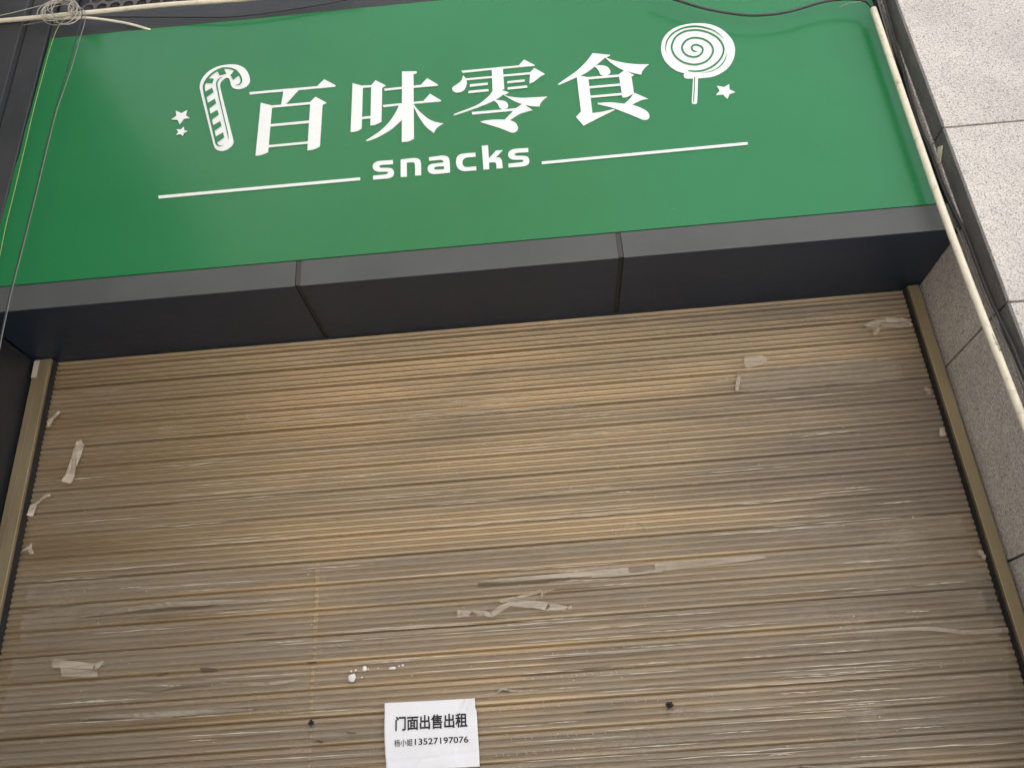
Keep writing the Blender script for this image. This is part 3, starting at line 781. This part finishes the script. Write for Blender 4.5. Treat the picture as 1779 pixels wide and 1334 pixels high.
pw0 = PY(668, 1220.5, YN); pw1 = PY(826.5, 1212.5, YN)
def text_obj(name, body, p_left, p_right, hpx, bold, label=None):
    cu = bpy.data.curves.new(name, 'FONT'); cu.body = body; cu.size = 1; cu.offset = bold; cu.resolution_u = 4
    to = bpy.data.objects.new('tmp', cu); COL.objects.link(to)
    dg = bpy.context.evaluated_depsgraph_get(); dg.update()
    me = bpy.data.meshes.new_from_object(to.evaluated_get(dg))
    bpy.data.objects.remove(to)
    xs = [v.co.x for v in me.vertices]; ys = [v.co.y for v in me.vertices]
    print('text', body, len(xs), min(xs), max(xs), min(ys), max(ys))
    x0, x1, y0, y1 = min(xs), max(xs), min(ys), max(ys)
    A = PY(*p_left, YN); B = PY(*p_right, YN); U = B-A
    T = PY(p_left[0], p_left[1]-hpx, YN)-A; T = Vector((T.x*.0, 0, T.z))
    vs = []
    for v in me.vertices:
        s = (v.co.x-x0)/(x1-x0); h = (v.co.y-y0)/(y1-y0)
        p = A+U*s+T*h
        ss = (p.x-pw0.x)/(pw1.x-pw0.x); zz = (PY(668, 1220.5, YN).z-p.z)/(PY(668, 1220.5, YN).z-PY(671, 1340, YN).z)
        vs.append((p.x, paper_y(min(max(ss, 0), 1), min(max(zz, 0), 1))-.0024, p.z))
    fs = [list(q.vertices) for q in me.polygons]
    o = mesh_obj(name, [Vector(v)-notice.location for v in vs], fs, M_ink, None)
    o.location = o.location; o.parent = notice
    return o
text_obj('heading_text', '门面出售出租', (687, 1269.6), (812.5, 1262.5), 25.5, .024)
text_obj('name_text', '杨小姐', (685.2, 1297), (717.3, 1294.8), 12.5, .006)
text_obj('phone_number', '13527197076', (721, 1293.8), (814, 1289.2), 11.2, .012)

# ------------------------------------------------------------------ peeled tape, crumbs, marks on the shutter
def strip(name, px, wpx, label, m=None, lift=.012, tw=0.0, seed=0, cat='tape', yoff=0.0, crumple=.004):
    """a ribbon of tape along pixel points lying over the slats, width in photo pixels"""
    P = cr_path([Vector((a[0], a[1], 0)) for a in px], 7)
    vs = []; fs = []; n_ = len(P); K = 5
    for i, p in enumerate(P):
        s = i/(n_-1); a = P[max(i-1, 0)]; b = P[min(i+1, n_-1)]
        d = Vector((b.x-a.x, b.y-a.y)).normalized(); nr = Vector((-d.y, d.x))
        wv = wpx if not isinstance(wpx, (list, tuple)) else np.interp(s, np.linspace(0, 1, len(wpx)), wpx)
        wv = float(wv)*(1+.12*noise.noise((s*8, seed, 2)))
        for k in range(K+1):
            u = k/K-.5
            q = Vector((p.x, p.y))+nr*u*wv
            y = D-.0085-yoff - lift*(math.sin(s*math.pi)**.8)*.6 - lift*.4*math.sin(u*3+s*7*(tw+.2)+seed)*tw \
                - crumple*noise.noise((q.x*.11, q.y*.11, seed))
            w0 = PY(q.x, q.y, D-.01); vs.append((w0.x, y, w0.z))
    for i in range(n_-1):
        for k in range(K):
            a = i*(K+1)+k; fs.append([a, a+1, a+K+2, a+K+1])
    return mesh_obj(name, vs, fs, m or M_peel, None, False, label=label, cat=cat)
def shard(name, polys, o, sc, label, relief=.010, seed=0, cat='tape', m=None, base=.009):
    """torn film: each traced outline becomes a creased facet sheet at its own tilt, standing off the slats"""
    vs, fs = [], []; rg = random.Random(seed)
    for pi_, pl in enumerate(polys):
        P = [Vector((a/sc+o[0], b/sc+o[1], 0)) for a, b in pl]
        tris = tessellate_polygon([P]); bm = bmesh.new()
        bv = [bm.verts.new(p) for p in P]
        for q in tris:
            try: bm.faces.new([bv[i] for i in q])
            except ValueError: pass
        tilt = {v: rg.random() for v in bv}
        ly = bm.verts.layers.float.new('h')
        bm.verts.ensure_lookup_table()
        for i, v in enumerate(bm.verts): v[ly] = rg.random()
        bmesh.ops.subdivide_edges(bm, edges=list(bm.edges), cuts=3, use_grid_fill=True)
        bmesh.ops.triangulate(bm, faces=list(bm.faces)); bm.verts.index_update()
        st = len(vs)
        for v in bm.verts:
            h = v[ly]*relief + relief*.45*abs(noise.noise((v.co.x*.16, v.co.y*.16, seed+pi_*3)))
            w0 = PY(v.co.x, v.co.y, D-.012); vs.append((w0.x, D-base-h-.0006*pi_, w0.z))
        for f in bm.faces: fs.append([st+v.index for v in f.verts])
        bm.free()
    return mesh_obj(name, vs, fs, m or M_torn, None, False, label=label, cat=cat)
CL, CM, CRT = (0, 660), (780, 900), (1300, 330); ZZ = 3.706
shard('peeled_tape', [[(495,400),(525,390),(545,415),(522,480),(500,560),(480,620)], [(495,400),(480,620),(462,672),(405,660),(430,600),(455,520),(485,420)]], CL, ZZ, 'long loose tape strip hanging down the slats near the left guide rail', .012, 1)
shard('peeled_tape', [[(385,200),(396,213),(355,258),(345,235)], [(345,235),(355,258),(335,305),(312,305),(315,260)]], CL, ZZ, 'small curled tape end against the left guide rail, topmost there', .012, 2)
shard('peeled_tape', [[(325,732),(328,745),(275,778),(262,765),(280,742)], [(262,765),(275,778),(240,812),(200,808),(240,790)], [(240,812),(210,878),(180,875),(200,808)]], CL, ZZ, 'folded tape end against the left rail, below the long hanging strip', .012, 3)
shard('peeled_tape', [[(205,1047),(205,1082),(150,1105),(148,1100)], [(205,1060),(205,1082),(228,1115),(215,1133),(180,1100)]], CL, ZZ, 'triangular folded tape end low against the left guide rail', .010, 4)
shard('twisted_tape', [[(60,592),(140,590),(150,600),(128,634),(50,640)], [(140,590),(215,592),(240,625),(190,632),(165,612)], [(215,592),(268,608),(285,637),(240,636)], [(285,637),(262,612),(330,565),(400,538),(440,525),(425,552),(330,605)],
   [(325,526),(420,503),(440,525),(400,540),(335,546)]], CM, ZZ, 'twisted loose tape bunched in the middle of the shutter, left of the broad flap', .016, 5)
shard('twisted_tape', [[(425,508),(500,486),(590,460),(605,470),(560,492),(450,520)], [(590,462),(605,468),(602,520),(586,522)], [(604,464),(690,460),(640,475),(604,496)]], CM, ZZ, 'short folded tape rising to a square tip above the broad flap in mid shutter', .014, 6, base=.012)
shard('twisted_tape', [[(432,526),(500,524),(560,530),(530,578),(400,566)], [(560,530),(640,540),(620,592),(530,578)], [(640,540),(765,570),(740,598),(650,575)], [(650,575),(760,592),(870,605),(780,600),(620,592)], [(765,575),(792,560),(792,588),(770,588)]], CM, ZZ, 'broad flap of loose tape pointing right in the middle of the shutter', .013, 7)
shard('crumpled_tape', [[(735,872),(800,842),(850,850),(840,888),(760,892)], [(800,842),(880,822),(890,850),(850,862)], [(880,826),(975,824),(990,855),(890,856)], [(975,824),(1030,838),(1052,868),(1046,882),(985,886)], [(850,862),(985,862),(985,888),(900,892),(845,886)]], CRT, ZZ, 'crumpled tape at the top right corner of the shutter', .012, 11)
shard('crumpled_tape', [[(785,898),(852,892),(838,915),(800,912)], [(800,910),(838,913),(820,942),(796,936)]], CRT, ZZ, 'small folded tape tail hanging below the crumpled tape at top right', .008, 12, base=.014)
shard('crumpled_tape', [[(340,628),(372,630),(392,688),(330,684)], [(372,630),(500,648),(610,662),(600,700),(392,688)], [(610,662),(676,640),(640,690),(612,700)], [(392,688),(600,700),(632,712),(630,745),(525,750),(400,742)]], (0, 974), ZZ, 'wide wrinkled tape patch low on the left of the shutter', .006, 17)
strip('flat_tape', [(833, 1010), (900, 1005), (980, 999), (1050, 994), (1092, 991)], [2, 6, 8, 11, 12], 'flat tape with a lifted square end above the twisted tape in mid shutter', lift=.004, seed=8, crumple=.002)
strip('flat_tape', [(1028, 1002), (1080, 998), (1150, 991)], [2, 4, 4], 'narrow pale tape sliver between two square tape ends right of centre', lift=.003, seed=9, crumple=.002)
strip('flat_tape', [(1138, 985), (1200, 979), (1290, 971), (1330, 967)], [14, 13, 8, 2], 'flat tape with a square left end right of centre on the shutter', lift=.004, seed=10, crumple=.002)
strip('crumpled_tape', [(1279, 680), (1282, 665), (1284, 648)], [5, 7, 6], 'wrinkled vertical tape edge under the glue patch at upper right', lift=.004, tw=2, seed=13, crumple=.008)
strip('tape_scrap', [(1636, 742), (1638, 757)], [9, 10], 'small pale square scrap of tape beside the right guide rail', lift=.002, seed=14)
strip('tape_scrap', [(1606, 673), (1613, 680), (1614, 686)], [8, 9, 5], 'torn pale tape scrap near the right rail, above the square scrap', lift=.004, tw=2, seed=15)
strip('tape_scrap', [(1700, 955), (1706, 962), (1711, 970)], [7, 9, 5], 'ragged tape scrap near the lower part of the right guide rail', lift=.004, tw=2, seed=16)
strip('curled_tape', [(840, 1206), (862, 1203), (873, 1196.5), (886, 1199), (905, 1200), (935, 1198)], [2, 3, 4, 4, 3, 1.5], 'thin curled tape edge just above right of the paper notice', lift=.010, seed=18)
strip('lifted_tape', [(140, 1071), (190, 1064), (240, 1057), (300, 1050), (380, 1046), (470, 1043)], [2, 6, 8, 9, 8, 3], 'long lifted tape edge on the lower left, above the wrinkled patch', m=M_lift, lift=.018, seed=19, crumple=.004)
strip('lifted_tape', [(140, 1252), (155, 1246), (235, 1243), (290, 1240), (360, 1236), (440, 1232)], [2, 6, 8, 10, 8, 2], 'lifted torn tape edge low at the left, below the wrinkled patch', m=M_lift, lift=.018, seed=20, crumple=.005)
strip('lifted_tape', [(960, 1140), (1035, 1135), (1120, 1129), (1200, 1123), (1260, 1118)], [1.5, 4, 5, 4, 1.5], 'lifted tape edge right of and above the paper notice', m=M_lift, lift=.018, seed=21, crumple=.004)
strip('lifted_tape', [(1400, 1105), (1500, 1097), (1600, 1092), (1680, 1098), (1755, 1093)], [1.5, 4, 6, 8, 9], 'pale lifted tape running to the right end of the shutter, low down', m=M_lift, lift=.018, seed=22, crumple=.004)
strip('lifted_tape', [(1392, 1330), (1440, 1332), (1520, 1327), (1600, 1320)], [2, 6, 6, 2], 'lifted tape edge at the bottom right of the shutter', m=M_lift, lift=.018, seed=23, crumple=.003)
strip('lifted_tape', [(380, 1186), (460, 1188), (520, 1180)], [1.5, 7, 1.5], 'short raised tape ridge left of the white plaster crumbs', m=M_lift, lift=.018, seed=24, crumple=.005)
# glue residue patches: flat film on the ribs
def patch(px0, px1, py0, py1, label, seed):
    a = PY(px0, (py0+py1)/2, D); b_ = PY(px1, (py0+py1)/2, D); zt = PY((px0+px1)/2, py0, D).z; zb = PY((px0+px1)/2, py1, D).z
    return band('glue_residue', a.x, b_.x, zt, zb, M_glue, shut, seed, 0.0, nxs=14, wav=.006)
band('tape_band', PY(1283, 662, D).x, PY(1560, 640, D).x, PY(1300, 643, D).z, PY(1300, 681, D).z, M_film, shut, 61, .3)
shard('crinkled_film', [[(1605,892),(1660,880),(1725,884),(1760,925),(1700,942),(1620,965),(1600,930)]], (860, 380), ZZ, 'crinkled pale film patch at the upper right of the shutter', .007, 31, m=M_crk)
patch(400, 470, 712, 734, '', 32); patch(255, 330, 735, 756, '', 33)
patch(660, 720, 1100, 1126, '', 34); patch(1150, 1225, 1222, 1250, '', 35); patch(1440, 1520, 1040, 1130, '', 36); patch(1370, 1490, 545, 560, '', 37)
patch(1440, 1560, 1160, 1330, '', 38); patch(1050, 1150, 905, 925, '', 39); patch(150, 240, 1160, 1180, '', 40); patch(60, 150, 1000, 1110, '', 41)
patch(1500, 1640, 860, 1010, '', 42); patch(480, 560, 1270, 1320, '', 43); patch(960, 1260, 1255, 1330, '', 44); patch(560, 640, 1110, 1130, '', 45)
# dark brown streaks that paint the shadow gaps under lifted tape edges
M_gap = mat('brown_gap_shade', (.12, .088, .056), .7)[0]
M_edge = mat('pale_tape_edge', (.60, .54, .44), .5)[0]
def on_slat(px, py, off):
    w0 = PY(px, py, D-.004); return (w0.x, surf(w0.z, .5)-off, w0.z)
def gap_shade(poly, o, sc):
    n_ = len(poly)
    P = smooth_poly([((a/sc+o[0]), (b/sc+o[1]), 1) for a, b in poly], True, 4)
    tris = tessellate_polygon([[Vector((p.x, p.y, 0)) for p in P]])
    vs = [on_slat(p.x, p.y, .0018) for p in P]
    mesh_obj('gap_shade_streak', vs, [list(q) for q in tris], M_gap, shut)
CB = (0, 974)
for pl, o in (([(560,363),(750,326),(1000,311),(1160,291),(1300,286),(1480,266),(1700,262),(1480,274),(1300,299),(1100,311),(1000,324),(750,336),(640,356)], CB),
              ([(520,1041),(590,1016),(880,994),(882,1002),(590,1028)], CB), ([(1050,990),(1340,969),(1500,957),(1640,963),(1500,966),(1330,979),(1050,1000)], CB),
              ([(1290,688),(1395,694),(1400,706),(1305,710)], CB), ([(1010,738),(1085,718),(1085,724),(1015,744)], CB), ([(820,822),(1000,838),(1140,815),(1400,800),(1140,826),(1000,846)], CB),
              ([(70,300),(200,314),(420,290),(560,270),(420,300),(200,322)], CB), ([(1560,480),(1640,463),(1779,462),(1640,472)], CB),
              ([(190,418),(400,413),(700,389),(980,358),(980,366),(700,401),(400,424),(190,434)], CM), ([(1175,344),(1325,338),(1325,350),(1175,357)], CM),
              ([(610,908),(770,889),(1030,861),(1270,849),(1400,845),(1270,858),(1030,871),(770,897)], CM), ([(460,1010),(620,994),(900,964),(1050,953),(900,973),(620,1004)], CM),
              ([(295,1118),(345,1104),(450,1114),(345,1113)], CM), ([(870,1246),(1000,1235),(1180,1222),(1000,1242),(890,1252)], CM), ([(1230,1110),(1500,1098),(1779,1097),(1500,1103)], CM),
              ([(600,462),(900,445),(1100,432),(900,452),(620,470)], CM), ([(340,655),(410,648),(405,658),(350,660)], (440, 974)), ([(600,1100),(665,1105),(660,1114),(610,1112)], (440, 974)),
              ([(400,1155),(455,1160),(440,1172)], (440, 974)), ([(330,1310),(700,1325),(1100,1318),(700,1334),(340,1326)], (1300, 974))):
    gap_shade(pl, o, ZZ)
# thin pale edges of torn film running along the ribs, and rows of small pale nicks
re_ = random.Random(23)
vsA, fsA = [], []
def add_ribbon(pts, w_, off):
    st = len(vsA)
    for (a, b_), ww in zip(pts, w_):
        p0 = on_slat(a, b_, off); vsA.append((p0[0], p0[1], p0[2]+ww)); vsA.append((p0[0], p0[1]-.0004, p0[2]-ww))
    for i in range(len(pts)-1): fsA.append([st+2*i, st+2*i+1, st+2*i+3, st+2*i+2])
for k in range(150):
    x0 = re_.uniform(20, 1600); y0 = 640+690*re_.random()**.7; L = re_.uniform(40, 340)
    n_ = 14; ph = re_.random()*50; am = re_.choice((.5, 1, 2.2))
    sl_ = -.088+.028*(y0-560)/700
    pts = [(x0+L*i/n_, y0+sl_*L*i/n_+am*noise.noise((x0*.01+i*.35, ph, 0))) for i in range(n_+1)]
    xr_ = 1568+(y0-503)*.315-12; xl_ = 101-(y0-632)*.195+8
    if pts[0][0] < xl_ or pts[-1][0] > xr_ or (pts[-1][0] > 655 and pts[0][0] < 845 and y0 > 1190): continue
    add_ribbon(pts, [.0013*(.25+abs(math.sin(ph+i*.9)))*math.sin(math.pi*(i+.5)/(n_+1)) for i in range(n_+1)], .0030)
rows = [(850, 1185, 1010, 1172, 9), (960, 1135, 1180, 1118, 8), (1000, 1172, 1075, 1166, 6), (1060, 1223, 1240, 1208, 9), (840, 1236, 1010, 1222, 11), (880, 1284, 1060, 1272, 8), (860, 1312, 1000, 1300, 9),
        (1020, 1205, 1080, 1200, 5), (1100, 1160, 1240, 1150, 6), (380, 1215, 520, 1206, 5), (430, 1240, 500, 1236, 4), (1480, 1160, 1740, 1145, 9), (1300, 1240, 1500, 1226, 7), (880, 1312, 930, 1309, 4)]
for (a, b_, c_, d_, n_) in rows:
    for i in range(n_):
        f_ = (i+re_.uniform(-.35, .35))/max(1, n_-1); px_t = a+(c_-a)*f_; py_t = b_+(d_-b_)*f_
        hh = re_.uniform(1.2, 2.6)
        add_ribbon([(px_t-.8, py_t-hh), (px_t+re_.uniform(-.3, .6), py_t), (px_t+re_.uniform(.2, 1.4), py_t+hh)], [.0012, .0018, .0009], .0035)
for k in range(130):
    px_t = re_.uniform(60, 1640); py_t = 700+620*re_.random()**.6
    if 655 < px_t < 845 and py_t > 1200: continue
    if px_t > 1568+(py_t-503)*.315-15 or px_t < 101-(py_t-632)*.195+10: continue
    sz = re_.uniform(.4, 1.6); add_ribbon([(px_t-sz, py_t), (px_t, py_t-re_.uniform(-.5, .5)), (px_t+sz, py_t)], [.0005, .0017*sz*.8, .0005], .0035)
fl = mesh_obj('tape_flecks', vsA, fsA, M_edge, shut); fl['kind'] = 'stuff'
# white crumbs of plaster
crumbs = [(612, 1177, 6.4, 'largest white plaster crumb stuck on the shutter above the notice'), (633, 1161, 4.2, 'second largest white plaster crumb, upper right of the largest one'),
          (681.5, 1160.3, 4.0, 'flat oblong white crumb right of the two large plaster crumbs'), (699.6, 1155, 2.2, 'rightmost small white plaster crumb on the shutter'),
          (693.5, 1156, 1.5, 'tiny white crumb just left of the rightmost small crumb'), (610, 1165.5, 1.7, 'tiny white crumb directly above the largest plaster crumb'), (618, 1163.5, 1.8, 'tiny white crumb between the two large plaster crumbs'), (639.5, 1162, 1.5, 'tiny white crumb touching the right side of the second largest crumb'), (629, 1176, 1.5, 'tiny white crumb right of the largest plaster crumb'), (657, 1160, 1.3, 'tiny white crumb midway between second largest and oblong crumbs')]
for i, (a, b_, r_, lb) in enumerate(crumbs):
    bm = bmesh.new(); bmesh.ops.create_icosphere(bm, subdivisions=2 if r_ > 3 else 1, radius=1)
    c0 = PY(a, b_, D-.012); rw = r_*2.1/1000
    for v in bm.verts:
        q = v.co*(1+.35*noise.noise(v.co*1.7+Vector((i*3, 0, 0))))
        v.co = c0+Vector((q.x*rw*(1.5 if i == 2 else 1), q.y*rw*.7, q.z*rw*(.55 if i == 2 else .95)))
    bm_obj('plaster_crumb', bm, M_plast, None, label=lb or 'tiny white plaster crumb stuck on the shutter near the larger crumbs', cat='crumb', group='white plaster crumbs above the notice')
for i, (a, b_, r_, lb) in enumerate([(540.4, 1255.5, 5, 'black gum-like blob on the shutter left of the paper notice'), (1163, 1224, 6.5, 'black torn mark on the shutter right of the paper notice')]):
    bm = bmesh.new(); bmesh.ops.create_icosphere(bm, subdivisions=3, radius=1); c0 = PY(a, b_, D-.008); rw = r_*1.6/1000
    for v in bm.verts:
        q = v.co*(1+1.1*noise.noise(v.co*2.4+Vector((i*5+2, 1, 0))))
        v.co = c0+Vector((q.x*rw, q.y*rw*.35, q.z*rw*.8))
    bm_obj('black_blob', bm, M_hole, None, label=lb, cat='residue')
